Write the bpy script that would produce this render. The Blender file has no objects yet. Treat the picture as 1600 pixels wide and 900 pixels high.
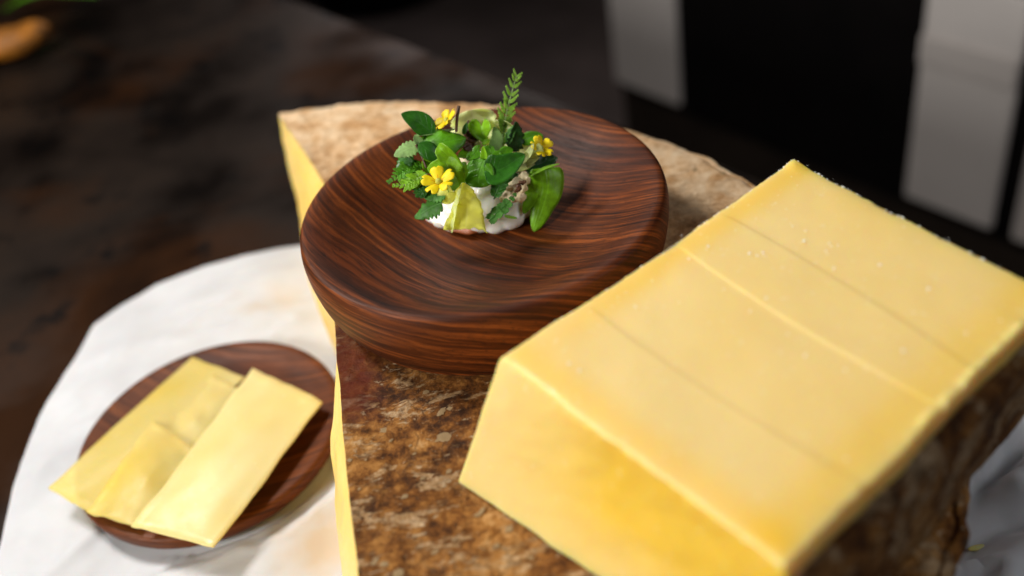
import bpy, bmesh, math, random
import numpy as np
from mathutils import Vector, Matrix, noise
random.seed(7); rng = np.random.default_rng(7)
R = math.radians
S = bpy.context.scene
COL = S.collection

# ------------------------------------------------------------------ camera
CAMP = Vector((0.0079, -0.355, 0.267)); PITCH, ROLL, FMM = R(38.3), R(-10.75), 35.0
fwd = Vector((0, math.cos(PITCH), -math.sin(PITCH)))
r0 = Vector((1, 0, 0)); u0 = r0.cross(fwd)
rt = math.cos(ROLL) * r0 + math.sin(ROLL) * u0
up = rt.cross(fwd)
cd = bpy.data.cameras.new('camera'); cam = bpy.data.objects.new('camera', cd); COL.objects.link(cam)
cam.matrix_world = Matrix(((rt.x, up.x, -fwd.x, CAMP.x), (rt.y, up.y, -fwd.y, CAMP.y), (rt.z, up.z, -fwd.z, CAMP.z), (0, 0, 0, 1)))
cd.lens = FMM; cd.sensor_width = 36; cd.clip_start = .02; cd.clip_end = 50
cd.dof.use_dof = True; cd.dof.focus_distance = .399; cd.dof.aperture_fstop = 3.8; cd.dof.aperture_blades = 9
S.camera = cam

# ------------------------------------------------------------------ light
world = bpy.data.worlds.new('World'); S.world = world; world.use_nodes = True
world.node_tree.nodes['Background'].inputs[0].default_value = (.75, .85, 1, 1)
world.node_tree.nodes['Background'].inputs[1].default_value = .002
def area(name, loc, target, size, energy, color=(1, 1, 1), sy=None):
    l = bpy.data.lights.new(name, 'AREA'); l.energy = energy; l.color = color
    l.shape = 'RECTANGLE'; l.size = size; l.size_y = sy or size
    o = bpy.data.objects.new(name, l); COL.objects.link(o); o.location = loc
    o.rotation_euler = (Vector(target) - Vector(loc)).to_track_quat('-Z', 'Y').to_euler()
    return o
area('window_light', (-.50, .33, .74), (0, -.03, 0), .20, 8.8, (1, .965, .91))
area('side_fill_light', (-1.15, -.72, .62), (0, -.10, 0), .35, 19, (1, .975, .93))  # unseen fill added front-left to brighten the block's front face
area('back_sheen_light', (-.02, 1.95, .80), (0, .45, -.1), .55, 3, (1, .90, .88))  # unseen lamp added behind for the sheen on the table
area('right_fill_light', (1.15, -.55, .95), (.1, -.1, -.05), .6, 5, (.96, .97, 1))  # unseen fill added at the right for the cloth and block side
S.view_settings.view_transform = 'Standard'; S.view_settings.look = 'None'
S.view_settings.exposure = -.02; S.view_settings.gamma = 1
S.cycles.use_denoising = True

# ------------------------------------------------------------------ placing helpers
def ray(px, py):
    f = FMM / 36 * 1600
    return fwd + (px - 800) / f * rt - (py - 450) / f * up
def at(px, py, z):                     # the point of the horizontal plane z seen at a place of the photo
    d = ray(px, py); return CAMP + d * ((z - CAMP.z) / d.z)
def aty(px, py, Y):                    # the same on an upright plane Y
    d = ray(px, py); return CAMP + d * ((Y - CAMP.y) / d.y)
def atp(px, py, p, n):
    d = ray(px, py); return CAMP + d * ((Vector(p) - CAMP).dot(n) / d.dot(n))
def cv(v):                             # camera-like (right, up, towards) to world direction
    return (rt * v[0] + up * v[1] - fwd * v[2]).normalized()

def mesh(name, V, F, mats, parent=None, uv=None, smooth=True, midx=None):
    me = bpy.data.meshes.new(name)
    me.from_pydata([tuple(v) for v in V], [], [tuple(f) for f in F])
    for m in (mats if isinstance(mats, (list, tuple)) else [mats]): me.materials.append(m)
    if smooth: me.polygons.foreach_set('use_smooth', [True] * len(me.polygons))
    if midx is not None: me.polygons.foreach_set('material_index', midx)
    if uv is not None:
        l = me.uv_layers.new(name='UVMap')
        idx = np.empty(len(me.loops), dtype=np.int64); me.loops.foreach_get('vertex_index', idx)
        l.data.foreach_set('uv', np.asarray(uv, dtype=np.float32)[idx].ravel())
    me.update()
    o = bpy.data.objects.new(name, me); COL.objects.link(o)
    if parent: o.parent = parent
    return o
def tag(o, label, cat, group=None):
    o['label'] = label; o['category'] = cat
    if group: o['group'] = group
    return o
def empty(name, loc, label, cat, group=None):
    o = bpy.data.objects.new(name, None); COL.objects.link(o); o.empty_display_size = .01
    o['loc'] = 0; del o['loc']
    return tag(o, label, cat, group)
def setting(o): o['kind'] = 'structure'; return o
def grid_faces(nr, nc, closed=False, off=0):
    F = []
    for i in range(nr - 1):
        for j in range(nc if closed else nc - 1):
            k = (j + 1) % nc
            F.append((off + i * nc + j, off + i * nc + k, off + (i + 1) * nc + k, off + (i + 1) * nc + j))
    return F
def fn(p, s, o=4): return noise.fractal(Vector(p) * s, 1.0, 2.0, o)
def solid(o, t, off=0):
    m = o.modifiers.new('thickness', 'SOLIDIFY'); m.thickness = t; m.offset = off; return o
def box(name, c0, axes, m, parent=None, bev=.0):
    ax = [Vector(a) for a in axes]; c0 = Vector(c0)
    bm = bmesh.new()
    vs = [bm.verts.new(c0 + ax[0] * i + ax[1] * j + ax[2] * k) for i in (0, 1) for j in (0, 1) for k in (0, 1)]
    for f in ((0, 1, 3, 2), (4, 6, 7, 5), (0, 4, 5, 1), (2, 3, 7, 6), (0, 2, 6, 4), (1, 5, 7, 3)): bm.faces.new([vs[i] for i in f])
    bmesh.ops.recalc_face_normals(bm, faces=bm.faces)
    if bev: bmesh.ops.bevel(bm, geom=list(bm.edges), offset=bev, segments=2, affect='EDGES')
    me = bpy.data.meshes.new(name); bm.to_mesh(me); bm.free(); me.materials.append(m)
    o = bpy.data.objects.new(name, me); COL.objects.link(o)
    if parent: o.parent = parent
    return o

# ------------------------------------------------------------------ material helpers
class NT:
    def __init__(s, name):
        s.m = bpy.data.materials.new(name); s.m.use_nodes = True; s.t = s.m.node_tree
        s.b = s.t.nodes['Principled BSDF']; s.out = s.t.nodes['Material Output']
    def n(s, typ, ins=None, **kw):
        nd = s.t.nodes.new(typ)
        for k, v in kw.items(): setattr(nd, k, v)
        for k, v in (ins or {}).items(): s.set(nd.inputs[k], v)
        return nd
    def set(s, sock, v):
        if isinstance(v, bpy.types.NodeSocket): s.t.links.new(v, sock)
        else:
            if sock.type == 'RGBA' and len(v) == 3: v = (*v, 1)
            sock.default_value = v
    def p(s, **kw):
        for k, v in kw.items(): s.set(s.b.inputs[k.replace('_', ' ')], v)
    def obj(s): return s.n('ShaderNodeTexCoord').outputs['Object']
    def uv(s): return s.n('ShaderNodeTexCoord').outputs['UV']
    def math(s, op, a, b=0.0, c=0.0, clamp=False):
        nd = s.n('ShaderNodeMath', operation=op, use_clamp=clamp)
        s.set(nd.inputs[0], a); s.set(nd.inputs[1], b); s.set(nd.inputs[2], c); return nd.outputs[0]
    def noise(s, vec, scale, detail=6, rough=.55, dist=0.0):
        return s.n('ShaderNodeTexNoise', {'Vector': vec, 'Scale': scale, 'Detail': detail, 'Roughness': rough, 'Distortion': dist}).outputs[0]
    def ramp(s, fac, stops, interp='LINEAR'):
        nd = s.n('ShaderNodeValToRGB', {'Fac': fac}); cr = nd.color_ramp; cr.interpolation = interp
        while len(cr.elements) < len(stops): cr.elements.new(.5)
        for e, (p, c) in zip(cr.elements, stops):
            e.position = p; e.color = (*c, 1) if hasattr(c, '__len__') else (c, c, c, 1)
        return nd.outputs[0]
    def mix(s, fac, a, b, blend='MIX'):
        nd = s.n('ShaderNodeMix', data_type='RGBA', blend_type=blend)
        s.set(nd.inputs[0], fac); s.set(nd.inputs[6], a); s.set(nd.inputs[7], b); return nd.outputs[2]
    def mapr(s, v, a, b, c=0.0, d=1.0):
        return s.n('ShaderNodeMapRange', {'Value': v, 'From Min': a, 'From Max': b, 'To Min': c, 'To Max': d}).outputs[0]
    def mapping(s, vec, rot=(0, 0, 0), scale=(1, 1, 1), loc=(0, 0, 0)):
        return s.n('ShaderNodeMapping', {'Vector': vec, 'Rotation': rot, 'Scale': scale, 'Location': loc}).outputs[0]
    def sep(s, vec): return s.n('ShaderNodeSeparateXYZ', {0: vec}).outputs
    def comb(s, x, y, z): return s.n('ShaderNodeCombineXYZ', {0: x, 1: y, 2: z}).outputs[0]
    def bump(s, h, strength=.5, dist=.001, normal=None):
        nd = s.n('ShaderNodeBump', {'Height': h, 'Strength': strength, 'Distance': dist})
        if normal is not None: s.set(nd.inputs['Normal'], normal)
        return nd.outputs[0]

def wood_mat(name, dark, mid, light, rot=R(47), centre=(0, 0, 0), curve=-5.0, rough=.46, vs=.9):
    t = NT(name); p = t.obj()
    p = t.mapping(p, rot=(0, 0, rot), loc=centre)
    w = t.noise(t.mapping(p, scale=(.45, 1, 1)), 20, 3, .5); w2 = t.noise(t.mapping(p, scale=(.3, 1, 1)), 80, 3, .5)
    x, y, z = t.sep(p)[:3]
    v = t.math('ADD', y, t.math('MULTIPLY', t.math('MULTIPLY', x, x), curve))
    g = t.math('ADD', z, t.math('MULTIPLY', v, vs))
    g = t.math('ADD', g, t.math('MULTIPLY', t.math('SUBTRACT', w, .5), .008))
    g = t.math('ADD', g, t.math('MULTIPLY', t.math('SUBTRACT', w2, .5), .0016))
    band = t.noise(t.comb(t.math('MULTIPLY', x, 11), t.math('MULTIPLY', v, 10), t.math('MULTIPLY', g, 360)), 1.0, 5, .65)
    fine = t.noise(t.comb(t.math('MULTIPLY', x, 24), t.math('MULTIPLY', v, 60), t.math('MULTIPLY', g, 900)), 1.0, 5, .65)
    pore = t.noise(t.comb(t.math('MULTIPLY', x, 110), t.math('MULTIPLY', v, 1300), t.math('MULTIPLY', g, 2600)), 1.0, 2, .5)
    big = t.noise(t.comb(t.math('MULTIPLY', x, 6), t.math('MULTIPLY', v, 22), t.math('MULTIPLY', g, 60)), 1.0, 2, .5)
    f = t.math('ADD', t.math('MULTIPLY', band, .5), t.math('MULTIPLY', fine, .5))
    c = t.ramp(f, [(.36, dark), (.42, tuple(.5 * (a + b) for a, b in zip(dark, mid))), (.50, mid), (.60, light), (.74, light)])
    c = t.mix(t.mapr(big, .42, .66), c, t.mix(1.0, c, (.45, .36, .32), 'MULTIPLY'))
    pf = t.mapr(pore, .60, .68)
    c = t.mix(t.math('MULTIPLY', pf, .7), c, (dark[0] * .4, dark[1] * .4, dark[2] * .4))
    h = t.math('SUBTRACT', t.math('MULTIPLY', f, .8), t.math('MULTIPLY', pf, .5))
    t.p(Base_Color=c, Roughness=t.mapr(f, .3, .7, rough + .12, rough), Normal=t.bump(h, .35, .0004))
    t.p(Specular_IOR_Level=.20)
    return t.m

def rind_mat(name, pale=True, red=True, bright=1.1):
    t = NT(name); p = t.obj(); x, y, z = t.sep(p)[:3]
    k = lambda c: tuple(a * bright for a in c)
    q = t.mapping(p, rot=(0, 0, R(-35)), scale=(1, 2.4, 1.5))
    n1 = t.noise(p, 34, 6, .65, .15); n2 = t.noise(p, 150, 10, .80, .1); n3 = t.noise(p, 620, 6, .75)
    n4 = t.noise(q, 110, 8, .72, .5); n5 = t.noise(q, 300, 6, .6, .3); n6 = t.noise(p, 1900, 3, .6)
    a = t.math('ADD', t.math('MULTIPLY', n1, .38), t.math('MULTIPLY', n2, .62))
    big = t.noise(t.mapping(p, loc=(.02, .11, 0)), 17, 4, .6, .3)
    a = t.math('ADD', a, t.math('MULTIPLY', t.math('SUBTRACT', big, .5), .50))
    c = t.ramp(a, [(.34, k((.012, .004, .0015))), (.43, k((.055, .018, .004))), (.50, k((.20, .072, .012))), (.57, k((.40, .18, .042))), (.66, k((.60, .36, .15)))])
    pt = t.noise(t.mapping(q, loc=(.4, .2, .1)), 38, 9, .72, .35)
    pm = t.mapr(pt, .535, .575)
    c = t.mix(t.math('MULTIPLY', pm, .85), c, t.ramp(t.math('ADD', t.math('MULTIPLY', n2, .5), t.math('MULTIPLY', n3, .5)), [(.38, k((.15, .065, .02))), (.47, k((.42, .25, .11))), (.58, k((.66, .49, .31)))]))
    vo = t.n('ShaderNodeTexVoronoi', {'Vector': t.n('ShaderNodeVectorMath', {0: p, 1: t.n('ShaderNodeTexNoise', {'Vector': p, 'Scale': 130.0, 'Detail': 4}).outputs[1]}, operation='ADD').outputs[0], 'Scale': 1.0}, feature='DISTANCE_TO_EDGE')
    wp = t.n('ShaderNodeVectorMath', {0: t.n('ShaderNodeTexNoise', {'Vector': p, 'Scale': 120.0, 'Detail': 4}).outputs[1]}, operation='SCALE'); wp.inputs[3].default_value = .012
    t.set(vo.inputs['Vector'], t.n('ShaderNodeVectorMath', {0: p, 1: wp.outputs[0]}, operation='ADD').outputs[0]); vo.inputs['Scale'].default_value = 95
    crack = t.math('MULTIPLY', t.mapr(vo.outputs[0], .09, .015), t.mapr(n1, .48, .56))
    c = t.mix(t.math('MULTIPLY', crack, .4), c, k((.02, .008, .003)))
    dk = t.math('MULTIPLY', t.mapr(n3, .50, .66), t.mapr(n2, .56, .40))
    c = t.mix(t.math('MULTIPLY', dk, .85), c, k((.03, .012, .004)))
    fl = t.mapr(n4, .60, .635)
    c = t.mix(t.math('MULTIPLY', fl, .75), c, t.mix(n5, k((.50, .33, .16)), k((.80, .66, .46))))
    sp = t.math('MULTIPLY', t.mapr(n6, .62, .70), t.mapr(n1, .45, .6))
    c = t.mix(t.math('MULTIPLY', sp, .7), c, k((.62, .50, .34)))
    h = t.math('ADD', t.math('ADD', t.math('SUBTRACT', t.math('ADD', t.math('MULTIPLY', n2, 1.1), t.math('MULTIPLY', pm, .25)), t.math('MULTIPLY', crack, .25)), t.math('MULTIPLY', n3, .6)), t.math('ADD', t.math('MULTIPLY', fl, .35), t.math('MULTIPLY', n6, .12)))
    rg = .78
    if pale:  # far rind: its own paler tan, plus glare painted into the colour
        nn = t.noise(p, 26, 5, .6)
        pf = t.math('ADD', t.math('MULTIPLY', y, 9.0), t.math('MULTIPLY', t.math('SUBTRACT', nn, .5), 1.3))
        xf = t.math('ADD', pf, t.math('MULTIPLY', x, 5.0))
        pf = t.math('MINIMUM', t.math('MAXIMUM', xf, 0), 1)
        pc = t.ramp(t.math('ADD', t.math('MULTIPLY', n1, .55), t.math('MULTIPLY', n2, .45)), [(.34, (.26, .11, .035)), (.45, (.62, .35, .15)), (.52, (.85, .60, .36)), (.64, (.92, .76, .54))])
        c = t.mix(t.math('MULTIPLY', pf, .9), c, pc)
    if red:
        rr = t.math('ADD', t.math('MULTIPLY', x, -1), t.math('MULTIPLY', t.math('SUBTRACT', n1, .5), .035))
        rm = t.math('MULTIPLY', t.mapr(rr, .046, .056), t.math('MULTIPLY', t.mapr(y, -.085, -.07), t.mapr(y, -.01, -.035)))
        c = t.mix(t.math('MULTIPLY', rm, .8), c, (.10, .010, .003))
        rg = t.mapr(rm, 0, 1, .78, .3)
    t.p(Base_Color=c, Roughness=rg, Normal=t.bump(h, .9, .0011), Specular_IOR_Level=.22)
    return t.m

def cheese_mat(name, core_and_glow=(.87, .635, .235), edge=(.87, .66, .28), sss=.8, rad=.008):
    t = NT(name); p = t.obj()
    n1 = t.noise(p, 16, 2, .5); n2 = t.noise(p, 400, 4, .6); n3 = t.noise(p, 1400, 3, .5)
    c = t.mix(t.mapr(n1, .35, .65), core_and_glow, edge)
    c = t.mix(t.math('MULTIPLY', t.n('ShaderNodeAttribute', attribute_name='core_and_glow').outputs['Fac'], .8), c, (.87, .56, .05))  # yellow glow of light inside the paste, painted by vertex
    c = t.mix(t.math('MULTIPLY', t.mapr(n2, .64, .74), .5), c, (.95, .86, .62))
    h = t.math('ADD', t.math('MULTIPLY', n1, .3), t.math('ADD', t.math('MULTIPLY', n2, .06), t.math('MULTIPLY', n3, .04)))
    dr = t.noise(t.mapping(p, rot=(0, 0, R(-34)), scale=(28, 900, 300)), 1.0, 3, .6)
    pit = t.mapr(t.noise(p, 620, 2, .5), .30, .24)
    h = t.math('SUBTRACT', t.math('ADD', h, t.math('MULTIPLY', dr, .05)), t.math('MULTIPLY', pit, .25))
    t.p(Base_Color=c, Roughness=t.mapr(t.noise(p, 60, 4, .6), .35, .65, .30, .50), Normal=t.bump(h, .4, .001), Subsurface_Weight=sss, Subsurface_Scale=rad)
    t.b.inputs['Subsurface Radius'].default_value = (1.0, .55, .12)
    t.p(Specular_IOR_Level=.35)
    return t.m

def leaf_mat(name, col, back=None, vein=.5, rough=.38, trans=.34, nv=9, var=.28):
    t = NT(name); uv = t.uv(); u, v = t.sep(uv)[:2]; p = t.obj()
    au = t.math('ABSOLUTE', t.math('SUBTRACT', u, .5))
    mid = t.mapr(au, .012, .04, 1, 0)
    fr = t.math('FRACT', t.math('SUBTRACT', t.math('MULTIPLY', v, nv), t.math('MULTIPLY', au, 3.2)))
    sv = t.math('MULTIPLY', t.mapr(t.math('ABSOLUTE', t.math('SUBTRACT', fr, .5)), .02, .08, 1, 0), .6)
    vv = t.math('MAXIMUM', mid, sv)
    n = t.noise(p, 260, 5, .6); nb = t.noise(p, 1800, 3, .6)
    c = t.mix(t.mapr(n, .35, .65), tuple(a * (1 - var) for a in col), tuple(min(1, a * (1 + var * .7)) for a in col))
    light = tuple(min(1, a * 1.5 + .05) for a in col)
    c = t.mix(t.math('MULTIPLY', vv, vein), c, light)
    h = t.math('ADD', t.math('MULTIPLY', vv, -.7), t.math('ADD', t.math('MULTIPLY', n, .8), t.math('MULTIPLY', nb, .25)))
    nrm = t.bump(h, .5, .0003)
    if back:
        g = t.n('ShaderNodeNewGeometry').outputs['Backfacing']; c = t.mix(g, c, back)
    t.p(Base_Color=c, Roughness=rough, Normal=nrm)
    tr = t.n('ShaderNodeBsdfTranslucent', {'Color': t.mix(1.0, c, (1.2, 1.2, .8), 'MULTIPLY')})
    ms = t.n('ShaderNodeMixShader', {0: trans, 1: t.b.outputs[0], 2: tr.outputs[0]})
    t.t.links.new(ms.outputs[0], t.out.inputs[0])
    return t.m

def simple(name, col, rough=.5, var=.15, scale=60, bump=.2, bd=.001, detail=5, sss=0, **kw):
    t = NT(name); p = t.obj(); n = t.noise(p, scale, detail, .6)
    c = t.mix(t.mapr(n, .3, .7), tuple(a * (1 - var) for a in col), tuple(min(1, a * (1 + var)) for a in col))
    t.p(Base_Color=c, Roughness=rough, Normal=t.bump(n, bump, bd))
    if sss: t.p(Subsurface_Weight=sss, Subsurface_Scale=.004)
    t.p(**kw)
    return t.m

# ------------------------------------------------------------------ materials
M = {}
M['walnut'] = wood_mat('walnut', (.014, .0036, .0012), (.098, .023, .0042), (.26, .064, .0115))
M['walnut2'] = wood_mat('walnut_small', (.03, .008, .002), (.13, .034, .007), (.21, .058, .011), rot=R(20), rough=.42)
M['rind'] = rind_mat('rind'); M['rind_side'] = rind_mat('rind_side', pale=False, red=False, bright=.8)
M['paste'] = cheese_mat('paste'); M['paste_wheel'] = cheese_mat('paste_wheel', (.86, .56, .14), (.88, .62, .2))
M['slice_pale'] = cheese_mat('slice_pale', (.74, .59, .20), (.78, .66, .32), sss=.3, rad=.003)
M['slice'] = m_ = cheese_mat('slice', (.88, .68, .17), (.90, .76, .34), sss=.3, rad=.003)

tr_ = m_.node_tree.nodes.new('ShaderNodeBsdfTransparent'); tr_.inputs[0].default_value = (1, .93, .62, 1)
mx_ = m_.node_tree.nodes.new('ShaderNodeMixShader'); mx_.inputs[0].default_value = .42
m_.node_tree.links.new(m_.node_tree.nodes['Principled BSDF'].outputs[0], mx_.inputs[1]); m_.node_tree.links.new(tr_.outputs[0], mx_.inputs[2])
m_.node_tree.links.new(mx_.outputs[0], m_.node_tree.nodes['Material Output'].inputs[0])
# rusty steel table
t = NT('rusty_steel'); p = t.obj()
a = t.noise(p, 4, 6, .6, .5); b = t.noise(t.mapping(p, loc=(.3, .1, 0)), 9, 6, .5, .2); d = t.noise(p, 90, 5, .6)
c = t.mix(t.mapr(b, .34, .70), (.0015, .001, .0009), (.020, .0125, .0085))
c = t.mix(t.math('MULTIPLY', t.mapr(a, .48, .62), .8), c, (.030, .011, .0035))
c = t.mix(t.mapr(t.noise(p, 22, 6, .6), .58, .68), c, (.0015, .001, .001))
t.p(Specular_IOR_Level=t.mapr(b, .40, .60, .03, .20), Base_Color=c, Roughness=t.mapr(b, .35, .65, .60, .38), Normal=t.bump(t.math('ADD', b, t.math('MULTIPLY', d, .2)), .3, .002))
M['steel'] = t.m
STAINS_BOUNCE = [(*at(px, py, -.1)[:2], r_, a_) for px, py, r_, a_ in ((445, 480, .022, .30), (395, 500, .014, .18), (525, 855, .030, .55), (560, 700, .02, .3))]  # brown stains, plus warm light bounced off the cheese, painted on the cloth
# white cloth
t = NT('white_cloth'); p = t.obj(); x, y, z = t.sep(p)[:3]
n = t.noise(p, 20, 5, .6); wv = t.noise(p, 900, 3, .6)
c = t.mix(t.mapr(n, .4, .7), (.62, .62, .64), (.54, .54, .56))
st = t.noise(p, 38, 4, .6)
for (sx, sy, sr, sa) in STAINS_BOUNCE:
    d_ = t.math('POWER', t.math('ADD', t.math('POWER', t.math('SUBTRACT', x, sx), 2), t.math('POWER', t.math('SUBTRACT', y, sy), 2)), .5)
    c = t.mix(t.math('MULTIPLY', t.mapr(t.math('ADD', d_, t.math('MULTIPLY', t.math('SUBTRACT', st, .5), .05)), sr, sr * .2), sa), c, (.62, .42, .20))
t.p(Base_Color=c, Roughness=.7, Normal=t.bump(t.math('ADD', t.math('MULTIPLY', n, .4), t.math('MULTIPLY', wv, .06)), .25, .002), Subsurface_Weight=.15, Subsurface_Scale=.004)
M['cloth'] = t.m
M['floor'] = simple('floor', (.16, .125, .115), .6, .35, 4, .3, .01)
M['black'] = simple('black_lacquer', (.004, .003, .003), .9, .3, 10, Specular_IOR_Level=.1)
M['plinth'] = simple('dark_plinth', (.030, .022, .017), .9, .3, 10, Specular_IOR_Level=.1)
M['white_paint'] = simple('white_paint', (.66, .61, .58), .6, .03, 12)
M['grey_paint'] = simple('grey_paint', (.58, .53, .50), .5, .03, 12)

# ------------------------------------------------------------------ the setting
H = .10                                     # height of the cheese wheel; its top is z = 0
TT = -H - .006                              # table top
e0 = at(480, 7, TT); e1 = at(865, 154, TT); ed = (e1 - e0).normalized()
ea, eb = e0 - ed * .9, e0 + ed * 1.05
nrm = Vector((ed.y, -ed.x, 0));  nrm = nrm if nrm.x < 0 else -nrm
inn = nrm * 1.5
tb = empty('table', (0, 0, 0), 'dark rust-stained steel table under the white cloth', 'table')
box('tabletop', ea + Vector((0, 0, -.03)), (eb - ea, inn, Vector((0, 0, .03))), M['steel'], tb, .003)
FZ = -.86
for s_, w_ in ((.12, .12), (.88, .12), (.12, .88), (.88, .88)):
    q = ea + (eb - ea) * s_ + inn * w_
    box('leg', (q.x - .03, q.y - .03, FZ), ((.06, 0, 0), (0, .06, 0), (0, 0, TT - .03 - FZ)), M['steel'], tb, .004)
n_ = 40
V = [(-6 + 12 * i / n_, -4 + 14 * j / n_, FZ) for j in range(n_ + 1) for i in range(n_ + 1)]
setting(mesh('floor', V, grid_faces(n_ + 1, n_ + 1), M['floor']))

# dark cabinet with pale panels, behind at the right
P0 = at(965, 125, -.7); P1 = at(1550, 357, -.7); cdir = (P1 - P0); cdir.z = 0; cdir.normalize()
cn = Vector((cdir.y, -cdir.x, 0)); cn = cn if cn.dot(CAMP - P0) > 0 else -cn
Z3 = Vector((0, 0, 1))
def on(px, py): return (atp(px, py, P0, cn) - P0).dot(cdir)
cab = empty('cabinet', (0, 0, 0), 'tall dark cabinet with pale grey upright panels, blurred behind the cheese block', 'cabinet')
cz = -.70
CB = P0.copy(); CB.z = FZ
sl = on(955, 60)
box('body', CB + cdir * sl - cn * .45 + Z3 * .14, (cdir * 2.1, cn * .445, Z3 * 1.6), M['black'], cab, .004)
box('plinth', CB + cdir * sl - cn * .43, (cdir * 2.1, cn * .41, Z3 * .14), M['plinth'], cab)
def panel(pxl, pyl, pxr, pyr, ztop, m='white_paint'):
    a_, b_ = on(pxl, pyl), on(pxr, pyr)
    return box('panel', Vector((P0.x, P0.y, cz)) + cdir * a_ - cn * .005, (cdir * (b_ - a_), cn * .012, Z3 * (ztop - cz)), M[m], cab, .003)
panel(965, 125, 1064, 160, .5)
zt = atp(1480, 0, P0, cn).z
pp = panel(1415, 310, 1550, 357, .03 + zt)
zb = atp(1530, 98, P0, cn).z
a_, b_ = on(1415, 310), on(1550, 357)
box('grey_band', Vector((P0.x, P0.y, zb - .02)) + cdir * a_ + cn * .007, (cdir * (b_ - a_), cn * .006, Z3 * .045), M['grey_paint'], cab, .002)  # slim grey band across the panel
a2 = on(1588, 340)
box('panel', Vector((P0.x, P0.y, cz)) + cdir * a2 - cn * .005, (cdir * .22, cn * .012, Z3 * .5), M['grey_paint'], cab, .003)

# black stool beyond the table, top of the picture
q = at(600, -10, FZ); rs = (at(695, -10, FZ) - q).length
st_ = empty('stool', (0, 0, 0), 'black rounded low stool in the shade beyond the far table edge', 'stool')
prof = [(0, 0), (rs * .9, 0), (rs, .02), (rs * 1.03, .2), (rs, .38)]
V = []; nn = 40
for r_, z_ in prof: V += [(q.x + r_ * math.cos(2 * math.pi * j / nn), q.y + r_ * math.sin(2 * math.pi * j / nn), FZ + .001 + z_) for j in range(nn)]
mesh('base', V, grid_faces(len(prof), nn, True), M['black'], st_)
V = []
for r_, z_ in [(rs, .382), (rs * 1.05, .39), (rs * 1.06, .42), (rs, .45), (rs * .5, .46), (.0001, .462)]: V += [(q.x + r_ * math.cos(2 * math.pi * j / nn), q.y + r_ * math.sin(2 * math.pi * j / nn), FZ + z_) for j in range(nn)]
mesh('seat', V, grid_faces(6, nn, True), M['black'], st_)

# ------------------------------------------------------------------ white cloth
ctr = Vector((-.03, -.03, -H))
out = [at(*p_, -H) for p_ in [(-60, 1010), (0, 890), (30, 760), (65, 660), (110, 585), (150, 515), (195, 483), (250, 452), (320, 425), (380, 408), (475, 390)]]
out += [Vector(v) for v in [(-.02, .17, 0), (.08, .16, 0), (.14, .11, 0), (.19, .03, 0), (.25, -.04, 0), (.27, -.15, 0), (.2, -.26, 0), (.05, -.33, 0), (-.1, -.32, 0), (-.22, -.24, 0)]]
out = [out[i].lerp(Vector((*out[(i + 1) % len(out)].to_2d(), out[i].z)), k / 10) for i in range(len(out)) for k in range(10)]
ang = np.array([math.atan2(v.y - ctr.y, v.x - ctr.x) for v in out]); rad = np.array([math.hypot(v.y - ctr.y, v.x - ctr.x) for v in out])
o_ = np.argsort(ang); ang, rad = ang[o_], rad[o_]
NA, NR = 420, 130
V = []
for i in range(NR):
    for j in range(NA):
        th = -math.pi + 2 * math.pi * j / NA
        rr = np.interp(th, ang, rad, period=2 * math.pi)
        s = (i + .0) / (NR - 1)
        jag = 1 + .0015 * fn((math.cos(th) * 3, math.sin(th) * 3, 0), 2.5, 3) * s
        x, y = ctr.x + rr * s * jag * math.cos(th), ctr.y + rr * s * jag * math.sin(th)
        wr = min(1, max(0, (x - .07) / .06))
        fx, fy = x + .012 * fn((x, y, 3), 14), y + .012 * fn((x, y, 9), 14)
        rid = (1 - abs(fn((fx * .35 + fy * .4, fy * 1.2 - fx * .5, 5), 19, 2))) ** 3
        z = -H + .0012 + .0048 * (fn((x, y, 0), 12, 2) + .6) + (.016 * wr + .0040) * rid
        z = z + .002 * max(0, s - .88) / .12 * (fn((x, y, 2), 12, 2) + .3)
        z += .012 * math.exp(-(((x + .105) / .02) ** 2)) * max(0, min(1, (-.10 - y) / .03)) * .7
        z = -H + .0016 + (z + H - .0016) * (1 - .75 * max(0, s - .86) / .14)
        d = math.hypot(x + .158, y - .018)
        if d < .068: z = min(z, -H + .003)
        V.append((x, y, max(z, -H - .003)))
F = grid_faces(NR, NA, True)
cl = solid(mesh('tablecloth', V, F, M['cloth']), .0012, -1)
tag(cl, 'rumpled white cloth spread on the rusty table under the cheese and small wooden plate', 'cloth')

# ------------------------------------------------------------------ big wheel piece
cut = [at(*p_, 0) for p_ in [(434, 177), (470, 228), (506, 283), (530, 400), (522, 510), (528, 580), (533, 640), (541, 740), (550, 820), (560, 905)]]
rimp = np.array([tuple(at(*p_, 0))[:2] for p_ in [(434, 177), (520, 160), (620, 154), (700, 155), (780, 160), (960, 195), (1060, 225), (1120, 247), (1190, 285)]])
A_ = np.c_[2 * rimp, np.ones(len(rimp))]; sol = np.linalg.lstsq(A_, (rimp ** 2).sum(1), rcond=None)[0]
wc = sol[:2]; WR = math.sqrt(sol[2] + wc @ wc)
a0 = math.atan2(cut[0].y - wc[1], cut[0].x - wc[0])
aend = R(-68)
arc = []
for k in range(261):
    a_ = a0 + (aend - a0) * k / 260
    rr = WR + .0018 * fn((math.cos(a_) * 4, math.sin(a_) * 4, 1), 5, 4) + (-.027 if a_ < R(-10) else 0) * min(1, (R(-10) - a_) / R(20))
    arc.append(Vector((wc[0] + rr * math.cos(a_), wc[1] + rr * math.sin(a_), 0)))
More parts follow.
